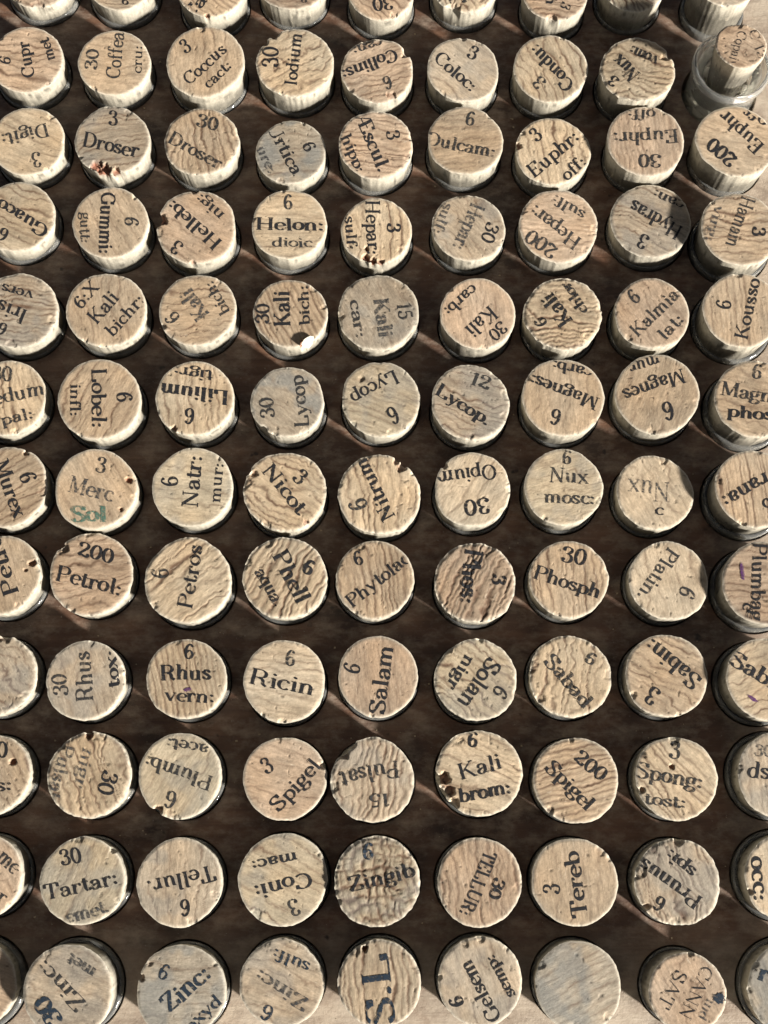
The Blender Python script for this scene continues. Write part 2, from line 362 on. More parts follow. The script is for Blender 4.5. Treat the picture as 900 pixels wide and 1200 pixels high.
class Cork:
    def __init__(s, seed, px, py, rpx, h, tint, ang, sp, depth, rough, chips, tilt=None, flats=None, grid=False, nostain=False):
        s.seed = seed; s.h = h; rn = random.Random(seed); s.rn = rn
        s.x, s.y = (float(q) for q in at(px, py, h))
        zc = DIST*1.0
        x2, _ = at(px+rpx, py, h); s.R = float(x2)-s.x
        s.ang = R_(-ang); s.sp = sp; s.depth = depth*(.40 if depth < .08 else .58); s.rough = rough; s.grid = grid
        s.tint = np.array(TINT[tint])*.62+np.array([.46, .372, .270])*.38; s.kind = tint
        t = rn.uniform(0, 6.28); m = rn.uniform(0, .045)
        s.tx, s.ty = tilt if tilt else (m*math.cos(t), m*math.sin(t))
        s.chips = []
        for c in chips:
            cx, cy = at(c[0], c[1], h); s.chips.append((float(cx)-s.x, float(cy)-s.y, c[2]*.125, c[3], (c[4] if len(c) > 4 else .6)))
        s.light = rn.uniform(.86, 1.10)
        s.cuts = [(math.atan2(c[1], c[0]), c[2]/s.R*.85, .42*c[2]/s.R) for c in s.chips if math.hypot(c[0], c[1]) > .84*s.R]
        for k in range(rn.randint(1, 4)):                    # small nicks all round the rim
            a_ = rn.uniform(0, 6.28); rr_ = s.R*rn.uniform(.93, 1.01)
            s.chips.append((rr_*math.cos(a_), rr_*math.sin(a_), rn.uniform(.3, .7+.6*s.rough), rn.uniform(.08, .22), rn.uniform(-.15, .1)))
    def rad(s, th, cuts=True):
        n = vnoise(np.cos(th)*1.3+5, np.sin(th)*1.3+9, s.seed)+.4*vnoise(np.cos(th)*4+5, np.sin(th)*4+9, s.seed+7)
        n2 = vnoise(np.cos(th)*13+5, np.sin(th)*13+9, s.seed+3)
        cut = 0
        for (a_, w_, d_) in (s.cuts if cuts else []):
            dd = np.abs((th-a_+np.pi) % (2*np.pi)-np.pi)
            cut = cut+d_*np.exp(-(dd/w_)**4)*(.75+.7*n2)
        return s.R*(1-cut+.062*(n-.7)+.020*(.5+s.rough)*(n2-.5))
    def surf(s, x, y):
        """height over the mean top, and colour, at local x, y (mm)"""
        sd = s.seed*13
        r = np.hypot(x, y); th = np.arctan2(y, x); rr = r/s.rad(th)
        z = s.tx*x+s.ty*y
        z = z+.05*fbm(x*.35+sd, y*.35, sd, 2)+(.004+.06*s.rough)*fbm(x*1.1+sd, y*1.1, sd+5, 3)
        g = np.zeros_like(x); tone = np.zeros_like(x)
        for k in range(2 if s.grid else 1):
            a = s.ang+k*1.45
            c = -x*math.sin(a)+y*math.cos(a); l = x*math.cos(a)+y*math.sin(a)
            c = c+(.65+1.3*s.rough)*s.sp*fbm(l*.28+sd, c*.3+k*9, sd+11, 2)*1.6+.25*s.sp*fbm(l*1.6, c*.8, sd+12, 2)*(1+2*s.rough)
            ph = c/(s.sp*(1.0 if k == 0 else 1.2))
            ph = ph+1.0*(vnoise(ph*.7+sd, l*.05, sd+2)-.5)
            i = np.round(ph); d = np.abs(ph-i)*s.sp
            st = hsh(i, i*0+k, sd+3)*1.5-.4
            along = .45+1.1*vnoise(l*.45+i*7.7, i*3.1, sd+4)
            w = .135+.05*s.rough
            gg = np.exp(-(d/w)**2)*np.clip(.55+.6*st, .12, 1)*along
            below = np.exp(-np.clip(ph-i, 0, 1)*s.sp/.35)*(ph > i)*(.4+.6*st)*along; tone = tone-.9*below
            g = np.maximum(g, gg)
            tone = tone+(hsh(np.floor(ph+.5), i*0, sd+6)-.5)
            band = hsh(i+(ph > i), i*0+k, sd+8)
            z = z+s.depth*.35*(band-.5)*s.rough
        z = z-s.depth*g
        # frayed rim
        fray = fbm(np.cos(th)*9, np.sin(th)*9, sd+21, 2)
        edge = sstep(.955-.05*s.rough-.03*fray, 1.0, rr)
        z = z-edge*(.08+.22*s.rough*np.clip(.5+2*fray, 0, 1))
        # pits
        pn = fbm(x*1.9+sd, y*1.9, sd+31, 2)
        pit = sstep(.345-.10*s.rough, .40-.07*s.rough, pn)
        z = z-pit*.08
        col = np.outer(np.ones(len(x)), s.tint*np.array([.95, .925, .878]))*s.light
        mot = fbm(x*.4+sd, y*.4, sd+41, 3)
        col = col*(1+.45*mot+.16*tone)[:, None]
        hue = fbm(x*.22+3+sd, y*.22, sd+43, 2)
        col = col*(1+np.outer(hue, np.array([.10, -.02, -.16])))
        fib = fbm((x*math.cos(s.ang)+y*math.sin(s.ang))*.9, (-x*math.sin(s.ang)+y*math.cos(s.ang))*4.5+sd, sd+45, 3)
        col = col*(1+.55*fib)[:, None]
        gk = np.clip(g*(.85 if s.depth > .018 else .45)*(1.0+.5*min(1, s.depth*4)), 0, .93)[:, None]
        col = col*(1-gk)+np.array([.13, .075, .045])*gk
        col = col*(1-.45*pit)[:, None]
        if s.kind in ('blue', 'green', 'gray'):
            q = sstep(-.05, .18, fbm(x*.3+8+sd, y*.3, sd+47, 3))[:, None]*(.55 if s.kind == 'blue' else .3)
            col = col*(1-q)+np.array([.20, .21, .20])*q
        # greyer handled rim
        q = (sstep(.86, .97, rr)*.22)[:, None]
        col = col*(1-q)+np.array([.40, .36, .29])*q
        q = (sstep(.955, .99, rr)*.75)[:, None]
        col = col*(1-q)+np.array([.66, .60, .48])*q
        for (cx, cy, cr, cd_, br) in s.chips:
            d = np.hypot(x-cx, y-cy)+1.3*cr*fbm(x*1.1/cr, y*1.1/cr, sd+51, 3)
            k = 1-sstep(cr*.72, cr*1.0, d)
            z = z-k*(cd_+.5*cd_*fbm(x*2.2, y*2.2, sd+53, 3))
            kk = (k*br)[:, None]
            brown = np.array([.20, .085, .05])[None, :]*(1+1.6*fbm(x*2.5, y*2.5, sd+54, 2))[:, None]
            col = col*(1-kk)+brown*kk
        return z, np.clip(col, .01, .85)
    def mesh(s, z_bottom=-9.0, taper=.012):
        x0, y0 = DU, DV
        th = np.arctan2(y0, x0); R = s.rad(th)
        x = x0*R; y = y0*R
        z, col = s.surf(x, y)
        V = [np.stack([x, y, z+s.h], 1)]; C = [col]; Q = [QTOP]
        bx, by, bz = x[BORDER], y[BORDER], (z+s.h)[BORDER]
        bth = np.arctan2(by, bx)
        base = len(x); n = 0
        fr = [0, .05, .13, .22, .32, .45, .62, .8, 1.0]
        sd = s.seed*13
        for f in fr:
            zz = bz+(z_bottom-bz)*f
            dep = bz-zz
            k = 1-taper*np.clip(dep, 0, 20)+.010*np.sin(np.clip(dep, 0, 1)*math.pi/2)
            k = k*(1+(s.rad(bth, False)/s.rad(bth)-1)*sstep(.3, 2.0, dep+.6*fbm(bth*9, dep, sd+71, 2)))
            if f > 0: k = k+.016*fbm(bth*5+sd, zz*.9, sd+61, 3)
            V.append(np.stack([bx*k, by*k, zz], 1))
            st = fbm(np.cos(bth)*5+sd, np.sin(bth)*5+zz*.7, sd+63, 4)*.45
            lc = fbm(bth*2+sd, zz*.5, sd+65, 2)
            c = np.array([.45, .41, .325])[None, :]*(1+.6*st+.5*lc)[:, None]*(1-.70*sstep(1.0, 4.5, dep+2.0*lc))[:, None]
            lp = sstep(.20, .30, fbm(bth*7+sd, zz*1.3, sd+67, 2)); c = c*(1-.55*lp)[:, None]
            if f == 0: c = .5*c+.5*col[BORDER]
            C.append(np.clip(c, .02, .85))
            if n:
                a = base+(n-1)*NB+np.arange(NB); b = base+n*NB+np.arange(NB)
                Q.append(np.stack([a, b, np.roll(b, -1), np.roll(a, -1)], 1))
            n += 1
        V.append(np.array([[0, 0, z_bottom]])); C.append(np.array([[.4, .35, .25]]))
        last = base+(n-1)*NB+np.arange(NB); ctr = base+n*NB
        T = np.stack([last, np.full(NB, ctr), np.roll(last, -1)], 1)
        V = np.concatenate(V); ca, sa = math.cos(s.ang), math.sin(s.ang)
        gr = np.stack([V[:, 0]*ca+V[:, 1]*sa, (-V[:, 0]*sa+V[:, 1]*ca)*5.0, V[:, 2]*1.5+s.seed*31.7], 1)
        sd_ = np.arange(len(V)) >= base                      # the side: grain runs round the cork
        aa = np.arctan2(V[:, 1], V[:, 0])
        gr[sd_] = np.stack([np.cos(aa)*s.R*2.2, np.sin(aa)*s.R*2.2, V[:, 2]*.8+s.seed*31.7], 1)[sd_]
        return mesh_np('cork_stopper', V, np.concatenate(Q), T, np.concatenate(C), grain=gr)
    def print_text(s, parent, txt, px, py, ang, ln, h, ink='k', bold=1.0, name=None):
        quads, w = text_quads(txt, bold*1.03, s.rn)
        q = np.array(quads, float)                       # n,4,2
        n = len(q)
        a = R_(ang); u = (q[..., 0]-w/2)*ln/w; v = -(q[..., 1]-.5*(1 if txt[0] in 'ABCDEFGHIJKLMNOPRSTUVXZÆ0123456' or any(c in 'bdfhklt' for c in txt) else .62))*h
        X_ = px+u*math.cos(a)-v*math.sin(a); Y_ = py+u*math.sin(a)+v*math.cos(a)
        wx, wy = at(X_, Y_, s.h); lx = wx-s.x; ly = wy-s.y
        rr = np.hypot(lx, ly)/s.rad(np.arctan2(ly, lx))
        keep = (rr < .965).all(axis=1)
        if not keep.any(): return None
        lx = lx[keep]; ly = ly[keep]; n = len(lx)
        z, _ = s.surf(lx.reshape(-1), ly.reshape(-1))
        zz = (z+s.h+.045+.3*s.depth).reshape(n, 4)+(np.arange(n)*.0002)[:, None]
        V = np.stack([lx, ly, zz], -1).reshape(-1, 3)
        F = np.arange(n*4).reshape(n, 4)
        # make every quad face up
        e1 = V[F[:, 1]]-V[F[:, 0]]; e2 = V[F[:, 2]]-V[F[:, 0]]
        fl = (e1[:, 0]*e2[:, 1]-e1[:, 1]*e2[:, 0]) < 0
        F[fl] = F[fl][:, ::-1]
        nm = name or ('printed_number' if txt[0].isdigit() else 'printed_word')
        if ink == 'k' and bold == 1.0 and s.seed % 5 in (1, 3): ink = 'm'
        return link(nm, mesh_np(nm, V, F), INKS[ink], parent)

def lathe(prof, seg=48, cx=0, cy=0):
    a = np.arange(seg)*2*np.pi/seg
    V = np.concatenate([np.stack([cx+r*np.cos(a), cy+r*np.sin(a), np.full(seg, z)], 1) for r, z in prof])
    Q = []
    for k in range(len(prof)-1):
        p = k*seg+np.arange(seg); q = (k+1)*seg+np.arange(seg)
        Q.append(np.stack([p, np.roll(p, -1), np.roll(q, -1), q], 1))
    return V, np.concatenate(Q)
def vial_profile(rin, rout, ztop):
    """closed section of the rolled lip, neck and wall, outside going up and inside going down"""
    m = (rin+rout)/2; w = (rout-rin)/2
    pr = [(0.01, -30), (rout*.9, -30), (rout-.15, -28.5), (rout-.12, -3.0), (rout-.05, ztop-1.3)]
    for k in range(7):
        t = math.pi*k/6
        pr.append((m+w*math.cos(t), ztop-w+w*math.sin(t)))
    pr += [(rin, ztop-2.5), (rin-.02, -9.3), (rout-.95, -12), (rout-.95, -28), (0.01, -28.8)]
    return pr

# ------------------------------------------------------------------ the corks of the photograph
# name, row, column, x, y, radius, tint, grain angle, line spacing mm, line depth mm, roughness, texts, options
# a text is (characters, x, y, reading angle clockwise, length, height[, ink, bold])
D = []
def K(row, colm, px, py, r, tint, ang, sp_, dep, rough, texts, label, **kw):
    D.append((row, colm, px, py, r, tint, ang, sp_, dep, rough, texts, label, kw))
#--- row 0, cut by the top edge
K(0, 1, 45, -27, 41, 'pink', 20, 1.2, .05, .4, [('6', 52, -20, -80, 9, 14)], 'pinkish cork cut off by the top edge in the left corner, above Cupr', chips=[(43, 6, 9, .3, .2)])
K(0, 2, 141, -25, 41, 'tan', 10, .9, .05, .2, [('Cocc:', 139, -10, 10, 60, 13), ('6', 148, 1, 20, 9, 9)], 'tan cork cut off by the top edge, above the cork printed Coffea', h=5.3)
K(0, 3, 247, -16, 41, 'tan', 40, 1.0, .06, .3, [('Calc:', 237, -2, -50, 62, 14)], 'tan cork printed C in its lower left, cut by the top edge', chips=[(243, 19, 3, .5, .9)])
K(0, 4, 343, -24, 41, 'brown', 15, .8, .07, .4, [('3', 356, -1, 170, 8, 10)], 'brownish cork with dark wavy grain, cut by the top edge above Iodium', h=5.4)
K(0, 5, 446, -11, 39, 'pink', 50, 1.3, .05, .3, [('30', 449, 5, 172, 24, 15)], 'cork with an upside-down 30, cut by the top edge', h=5.4)
K(0, 6, 545, -21, 39, 'pale', 60, 1.6, .12, .7, [('C', 536, -2, 60, 18, 18)], 'pale cork with a large C and broken front edge, cut by the top edge', h=5.6, chips=[(530, 10, 11, .5, .1)])
K(0, 7, 651, -10, 38, 'pink', 5, .9, .12, .6, [('3', 663, 7, 110, 8, 11), ('Chin', 650, -18, 100, 50, 12)], 'pinkish cork with three cracks and a small 3, cut by the top edge', h=6.2, chips=[(645, 23, 7, .4, .2)])
K(0, 8, 742, -21, 39, 'green', 70, .9, .12, .8, [], 'unprinted looking rough cork cut by the top edge, above the cork printed Nux', h=6.2)
K(0, 9, 850, -25, 37, 'gray', 12, 1.0, .03, .2, [('3', 826, -2, 30, 8, 9)], 'grey rimmed tall cork in the top right corner, standing clear of the rack', h=9.5)
#--- row 1
K(1, 1, 31, 70, 43, 'pink', 8, 1.3, .05, .2, [('6', 6, 71, -80, 9, 13), ('Cupr', 30, 70, -100, 42, 14, 'k', 1.1), ('met', 55, 58, -106, 26, 12, 'k', 1.2)], 'printed 6 Cupr met', label_tint='pinkish')
K(1, 2, 133, 73, 42, 'tan', 10, 1.6, .03, .1, [('30', 108, 70, -86, 24, 14), ('Coffea', 135, 65, -83, 54, 16), ('cru:', 163, 70, -88, 32, 11, 'k', .8)], 'printed 30 Coffea cru')
K(1, 3, 240, 72, 46, 'tan', 80, 1.4, .04, .2, [('3', 217, 54, -35, 10, 16), ('Coccus', 240, 75, -41, 60, 14), ('cact:', 255, 87, -42, 38, 12)], 'printed 3 Coccus cact')
K(1, 4, 345, 73, 45, 'yellow', -30, 1.8, .12, .5, [('30', 317, 67, -88, 24, 18), ('Iodium', 344, 70, -84, 62, 14)], 'printed 30 Iodium', chips=[(322, 40, 8, .5, .1), (310, 50, 5, .5, .1)], h=6.2)
K(1, 5, 442, 83, 42, 'pink', -20, 1.2, .06, .5, [('can:', 431, 54, 160, 36, 12), ('Collins:', 434, 77, 158, 68, 14, 'k', 1.15), ('6', 454, 97, 160, 10, 15)], 'printed 6 Collins can', chips=[(476, 62, 7, .5, .1), (458, 112, 6, .35, .3)])
K(1, 6, 543, 82, 42, 'gray', 40, 1.8, .04, .2, [('3', 555, 62, 25, 11, 16), ('Coloc:', 535, 84, 40, 58, 15)], 'printed 3 Coloc')
K(1, 7, 645, 81, 43, 'yellow', 70, 1.5, .05, .2, [('Condu:', 646, 80, -134, 64, 15, 'k', 1.15), ('3', 632, 97, -134, 11, 15)], 'printed 3 Condu')
K(1, 8, 747, 81, 44, 'yellow', 20, 1.2, .14, .8, [('Nux', 733, 80, -132, 34, 17, 'k', 1.1), ('vom:', 756, 63, -152, 34, 14), ('3', 719, 96, -140, 10, 13)], 'printed 3 Nux vom', tilt=(0.02, -.10), h=7.0, chips=[(780, 66, 6, .4, .1)])
K(1, 9, 868.7, 53.3, 30, 'pink', 30, 1.6, .05, .5, [('Copaiv', 865, 58, 106, 44, 11, 'k', .6), ('C 13', 889, 52, 70, 36, 11, 'k', .5)], 'COPAIV', h=13.6, bottle=1)
#--- row 2
K(2, 1, 33, 166, 43, 'yellow', 25, 1.5, .04, .1, [('Digit:', 30, 159, 166, 56, 15, 'k', 1.0), ('3', 43, 187, 170, 11, 17)], 'printed 3 Digit')
K(2, 2, 131, 164, 44, 'gray', -10, 1.1, .05, .3, [('3', 133, 139, 3, 11, 17), ('Droser', 131, 170, 12, 68, 17)], 'printed 3 Droser with a broken brown notch in its front edge', chips=[(112, 193, 7, .9, .95), (123, 199, 9, 1.0, .95), (138, 202, 7, .8, .9)])
K(2, 3, 236, 166, 44, 'tan', 80, 1.0, .07, .5, [('30', 244, 143, 16, 26, 15), ('Droser', 230, 176, 30, 70, 15)], 'printed 30 Droser')
K(2, 4, 341, 178, 41, 'blue', -5, 1.3, .03, .2, [('Urtica', 335, 175, 62, 66, 15, 'k', 1.0), ('ure:', 311, 188, 64, 34, 12, 'f', 1.2), ('6', 363, 172, 62, 11, 14)], 'printed 6 Urtica ure', h=4.2, label_tint='blue-grey')
K(2, 5, 440, 170, 43, 'pink', 5, .9, .06, .5, [('Æscul.', 438, 167, 67, 70, 16, 'k', 1.1), ('hipp:', 415, 180, 66, 46, 13), ('3', 461, 158, 76, 11, 15)], 'printed 3 Æscul hipp')
K(2, 6, 545, 164, 44, 'tan', -10, 1.2, .04, .3, [('6', 552, 139, 8, 11, 16), ('Dulcam:', 541, 170, 11, 82, 15)], 'printed 6 Dulcam', h=5.8)
K(2, 7, 648, 177, 44, 'yellow', 80, 1.3, .05, .3, [('3', 628, 158, -42, 11, 16), ('Euphr:', 648, 180, -41, 72, 16), ('off:', 672, 197, -42, 32, 14)], 'printed 3 Euphr off', chips=[(607, 172, 5, .6, .9)])
K(2, 8, 757, 165, 45, 'pink', 85, .8, .04, .2, [('off:', 752, 135, 181, 32, 12), ('Euphr:', 757, 162, 177, 76, 15), ('30', 762, 189, 180, 27, 15)], 'printed 30 Euphr off', h=6.6)
K(2, 9, 862, 165, 46, 'tan', 15, 1.3, .04, .2, [('off:', 884, 135, -138, 34, 14), ('Euphr', 868, 155, -137, 62, 16), ('200', 846, 179, -139, 38, 16, 'k', 1.2)], 'printed 200 Euphr off', h=7.0)
#--- row 3
K(3, 1, 20, 254, 44, 'yellow', 15, 1.2, .05, .2, [('Guaco', 26, 256, -150, 66, 15, 'k', 1.2), ('6', 4, 275, -150, 11, 15)], 'printed 6 Guaco')
K(3, 2, 129, 261, 45, 'tan', 60, 2.0, .02, .1, [('Gummi:', 126, 262, 92, 72, 16, 'k', 1.25), ('gutt:', 101, 267, 90, 36, 12), ('6', 155, 260, 92, 11, 16)], 'printed 6 Gummi gutt')
K(3, 3, 230, 266, 47, 'pink', 30, 1.7, .04, .4, [('nig:', 247, 242, -138, 38, 13, 'k', .9), ('Helleb:', 227, 264, -139, 76, 15, 'k', 1.1), ('3', 207, 290, -140, 11, 16)], 'printed 3 Helleb nig', chips=[(187, 257, 8, .9, .9), (226, 309, 4, .5, .7), (228, 224, 5, .4, .5)])
K(3, 4, 339, 263, 44, 'yellow', 2, .9, .04, .2, [('6', 338, 237, 0, 11, 17), ('Helon:', 340, 263, 0, 80, 14, 'k', 1.1), ('dioic', 343, 284, 0, 48, 11)], 'printed 6 Helon dioic')
K(3, 5, 441, 270, 42, 'yellow', 85, 1.6, .06, .3, [('Hepar:', 438, 267, 88, 64, 16), ('sulf:', 412, 274, 86, 40, 12), ('3', 462, 267, 90, 11, 15, 'k', 1.2)], 'printed 3 Hepar sulf with dark edge holes', chips=[(429, 303, 5, 1.0, 1.0), (437, 305, 4, .9, 1.0), (446, 307, 4, .7, .8), (430, 292, 3, .7, .9)])
K(3, 6, 549, 267, 43, 'gray', 50, 1.5, .04, .4, [('Hepar:', 550, 267, 113, 58, 17, 'f', 1.3), ('sulf:', 520, 257, 112, 38, 12, 'f', 1.2), ('30', 575, 273, 112, 24, 15)], 'printed 30 Hepar sulf', h=4.6)
K(3, 7, 654, 264, 46, 'pink', 0, .9, .04, .3, [('sulf:', 666, 244, -150, 42, 12), ('Hepar:', 650, 267, -144, 68, 16), ('200', 635, 286, -146, 40, 16)], 'printed 200 Hepar sulf')
K(3, 8, 763, 259, 47, 'gray', 20, 1.1, .05, .4, [('can:', 784, 233, -156, 38, 12), ('Hydras', 768, 258, -151, 66, 17), ('3', 754, 283, -155, 11, 17)], 'printed 3 Hydras can')
K(3, 9, 867, 268, 46, 'tan', 3, 1.1, .06, .3, [('Hamam', 868, 261, 109, 62, 16), ('virg:', 836, 262, 106, 44, 12, 'f', 1.2), ('3', 890, 272, 96, 11, 15, 'k', 1.2)], 'printed 3 Hamam virg', h=7.0)
#--- row 4
K(4, 1, 21, 364, 46, 'gray', 5, .8, .07, .5, [('vers', 21, 341, -165, 38, 12), ('Iris', 14, 366, -157, 36, 17), ('6', 3, 385, -155, 10, 14)], 'printed 6 Iris vers')
K(4, 2, 125, 363, 46, 'tan', 80, 1.4, .04, .3, [('6:X', 101, 346, -50, 34, 14), ('Kali', 121, 360, -50, 42, 16), ('bichr:', 146, 369, -48, 58, 14)], 'printed 6 X Kali bichr')
K(4, 3, 231, 363, 45, 'tan', 0, 1.8, .05, .2, [('Kali', 227, 358, -126, 38, 18, 'f', 1.4), ('bich:', 254, 350, -121, 42, 13), ('6', 202, 373, -124, 11, 17)], 'printed 6 Kali bich')
K(4, 4, 340, 367, 43, 'tan', 65, .8, .08, .3, [('30', 308, 368, -90, 24, 15), ('Kali', 330, 362, -92, 42, 18, 'k', 1.2), ('bich:', 356, 358, -92, 46, 12)], 'printed 30 Kali bich with a lifted flake', label_tint='finely grained tan', h=5.3, chips=[(356, 401, 6, 1.0, .95)])
K(4, 5, 443, 366, 47, 'gray', 60, 1.8, .03, .4, [('15', 475, 365, 84, 21, 16), ('Kali', 450, 373, 82, 46, 17, 'f', 1.5), ('car:', 418, 374, 80, 46, 13)], 'printed 15 Kali car')
K(4, 6, 560, 367, 44, 'pink', 80, 1.5, .03, .1, [('carb:', 541, 353, 138, 46, 13), ('Kali', 565, 378, 137, 40, 17), ('30', 584, 388, 137, 22, 14)], 'printed 30 Kali carb')
K(4, 7, 660, 368, 45, 'yellow', 10, .9, .22, 1.0, [('Kali', 652, 364, -127, 42, 17, 'k', 1.1), ('chlor', 673, 350, -125, 42, 12), ('6', 634, 378, -120, 10, 13)], 'printed 6 Kali chlor')
K(4, 8, 764, 367, 44, 'pink', 60, 1.8, .04, .3, [('6', 743, 347, -40, 11, 17), ('Kalmia', 767, 366, -44, 70, 15), ('lat:', 786, 383, -46, 34, 14)], 'printed 6 Kalmia lat')
K(4, 9, 870, 363, 46, 'tan', 88, .7, .03, .2, [('6', 848, 357, -84, 11, 17), ('Kousso', 876, 362, -78, 72, 15)], 'printed 6 Kousso', h=7.0)
#--- row 5
K(5, 1, 7, 466, 46, 'yellow', 75, 1.1, .06, .2, [('30', 3, 438, 5, 25, 17), ('Ledum', 14, 462, -12, 78, 16), ('pal:', 20, 488, -14, 38, 13)], 'printed 30 Ledum pal')
K(5, 2, 116, 468, 49, 'tan', 115, 1.7, .05, .2, [('Lobel:', 117, 467, 90, 70, 17), ('infl:', 89, 469, 90, 38, 12), ('6', 147, 466, 90, 12, 18)], 'printed 6 Lobel infl')
K(5, 3, 228, 467, 46, 'yellow', 85, 1.3, .05, .2, [('tigr:', 227, 439, 187, 46, 13), ('Lilium', 228, 462, 187, 80, 16, 'k', 1.3), ('6', 222, 488, 185, 12, 18)], 'printed 6 Lilium tigr', chips=[(203, 502, 4, .8, .8)])
K(5, 4, 337, 471, 43, 'blue', 40, 1.5, .04, .3, [('Lycop', 351, 471, -97, 60, 16, 'm', 1.1), ('30', 313, 478, -100, 24, 16)], 'printed 30 Lycop', chips=[(306, 505, 6, .8, .9)], h=5.8, label_tint='greenish grey')
K(5, 5, 446, 467, 46, 'green', 20, 1.0, .04, .3, [('Lycop', 440, 455, 151, 60, 16), ('6', 461, 487, 150, 12, 20)], 'printed 6 Lycop', chips=[(423, 444, 5, .25, .1)])
K(5, 6, 552, 471, 46, 'gray', 15, 1.1, .06, .4, [('12', 564, 446, 20, 25, 15), ('Lycop.', 544, 474, 32, 72, 15, 'k', 1.2)], 'printed 12 Lycop')
K(5, 7, 660, 466, 48, 'tan', 95, 1.5, .04, .1, [('carb:', 671, 434, 192, 48, 13), ('Magnes:', 661, 460, 200, 84, 15), ('6', 651, 489, 195, 12, 18)], 'printed 6 Magnes carb with a round grey spot')
K(5, 8, 770, 462, 49, 'tan', 110, 2.2, .04, .2, [('mur', 755, 426, 164, 36, 14), ('Magnes', 767, 453, 160, 74, 16), ('6', 783, 482, 165, 13, 21)], 'printed 6 Magnes mur')
K(5, 9, 885, 467, 47, 'tan', 20, 1.5, .04, .3, [('6', 888, 436, 6, 12, 17), ('Magnes', 887, 461, 9, 84, 16), ('phos:', 884, 484, 6, 62, 14, 'k', 1.2)], 'printed 6 Magnes phos', h=7.0)
#--- row 6
K(6, 1, 7, 570, 48, 'tan', -30, 1.1, .05, .2, [('Murex', 13, 573, 70, 70, 17, 'k', 1.1), ('6', 34, 560, 72, 12, 19)], 'printed 6 Murex', chips=[(30, 532, 3, .5, .6)])
K(6, 2, 112, 573, 48, 'tan', 60, 1.3, .03, .1, [('3', 119, 545, 8, 12, 18), ('Merc', 108, 573, 14, 54, 19, 'f', 1.1), ('Sol', 104, 602, 0, 44, 18, 'g', 1.5)], 'printed 3 Merc with green Sol below', chips=[(151, 562, 4, .5, .9), (141, 597, 2.5, .4, .8)])
K(6, 3, 226, 570, 47, 'green', 5, 2.2, .02, .1, [('6', 199, 564, -90, 12, 19), ('Natr:', 225, 564, -84, 60, 18), ('mur:', 256, 566, -84, 46, 13, 'k', .9)], 'printed 6 Natr mur')
K(6, 4, 334, 576, 48, 'yellow', 35, 1.2, .09, .6, [('3', 353, 559, 40, 12, 18), ('Nicot', 335, 573, 50, 68, 17)], 'printed 3 Nicot', chips=[(358, 612, 4, .4, .6), (297, 556, 5, .4, .5)])
K(6, 5, 445, 579, 48, 'yellow', 85, 1.2, .10, .5, [('Nitrum', 439, 574, -117, 78, 16, 'k', 1.1), ('6', 419, 592, -112, 13, 21)], 'printed 6 Nitrum', chips=[(470, 548, 6, .5, .5), (464, 541, 4, .4, .5)])
K(6, 6, 554, 574, 45, 'pale', 120, 1.8, .04, .2, [('Opium', 547, 558, 172, 70, 17, 'k', .95), ('30', 559, 594, 171, 30, 18)], 'printed 30 Opium', chips=[(520, 545, 4, .5, .5)])
K(6, 7, 661, 571, 46, 'green', -15, 1.9, .04, .3, [('6', 665, 536, 4, 11, 16), ('Nux', 667, 557, 2, 46, 17), ('mosc:', 668, 585, 3, 60, 15)], 'printed 6 Nux mosc')
K(6, 8, 767, 577, 45, 'pale', 60, 2.0, .03, .4, [('Nux', 760, 575, -175, 50, 22, 'f', .8), ('c', 773, 599, 0, 11, 13, 'k')], 'with faint nearly rubbed-off writing and a small c')
K(6, 9, 884, 573, 47, 'tan', 85, .6, .05, .2, [('Urana:', 884, 571, 150, 80, 17, 'k', 1.1), ('6', 901, 593, 150, 12, 18)], 'ending in rana, with fine upright grain', h=7.2)
#--- row 7
K(7, 1, 0, 674, 47, 'tan', 70, 2.0, .03, .3, [('Petro', 2, 662, -108, 74, 18, 'k', 1.1)], 'printed Petro with an open crack at its right edge', chips=[(38, 660, 4, .7, .7), (30, 668, 2, .4, .6)])
K(7, 2, 107, 672, 49, 'brown', -5, 1.2, .05, .4, [('200', 113, 648, 15, 44, 16), ('Petrol:', 105, 680, 14, 80, 18)], 'printed 200 Petrol', chips=[(75, 643, 5, .4, .4)], label_tint='reddish brown')
K(7, 3, 220, 680, 51, 'yellow', -40, 1.2, .10, .4, [('6', 188, 672, -95, 12, 19), ('Petros', 223, 676, -81, 76, 17, 'k', .9)], 'printed 6 Petros')
K(7, 4, 334, 677, 49, 'yellow', 120, 1.0, .14, .6, [('6', 363, 665, 28, 12, 17, 'k', 1.3), ('Phell', 343, 676, 62, 66, 19), ('aqua.', 315, 689, 60, 48, 15)], 'printed 6 Phell aqua')
K(7, 5, 439, 679, 46, 'tan', 80, .9, .06, .3, [('6', 420, 654, -15, 11, 16), ('Phytolac', 443, 679, -38, 90, 15)], 'printed 6 Phytolac')
K(7, 6, 557, 683, 47, 'brown', 115, 1.0, .24, .9, [('Phos:', 553, 676, 96, 64, 20, 'k', 1.25), ('3', 585, 680, 96, 12, 16, 'k', 1.2)], 'printed 3 Phos', label_tint='dark deeply cracked')
K(7, 7, 666, 678, 46, 'tan', 88, .9, .05, .3, [('30', 673, 652, 12, 29, 18), ('Phosph', 666, 682, 18, 82, 16)], 'printed 30 Phosph')
K(7, 8, 784, 680, 47, 'pale', 75, 2.0, .03, .2, [('Platin.', 772, 674, 123, 68, 16), ('6', 806, 695, 116, 12, 19)], 'printed 6 Platin')
K(7, 9, 896, 683, 49, 'pink', 2, 1.1, .06, .3, [('Plumbag', 890, 682, 92, 92, 16), ('e', 875, 712, 92, 10, 14)], 'printed Plumbag with a short purple tick', marks=[(870, 670, 82, 22, 4.5)], h=7.0)
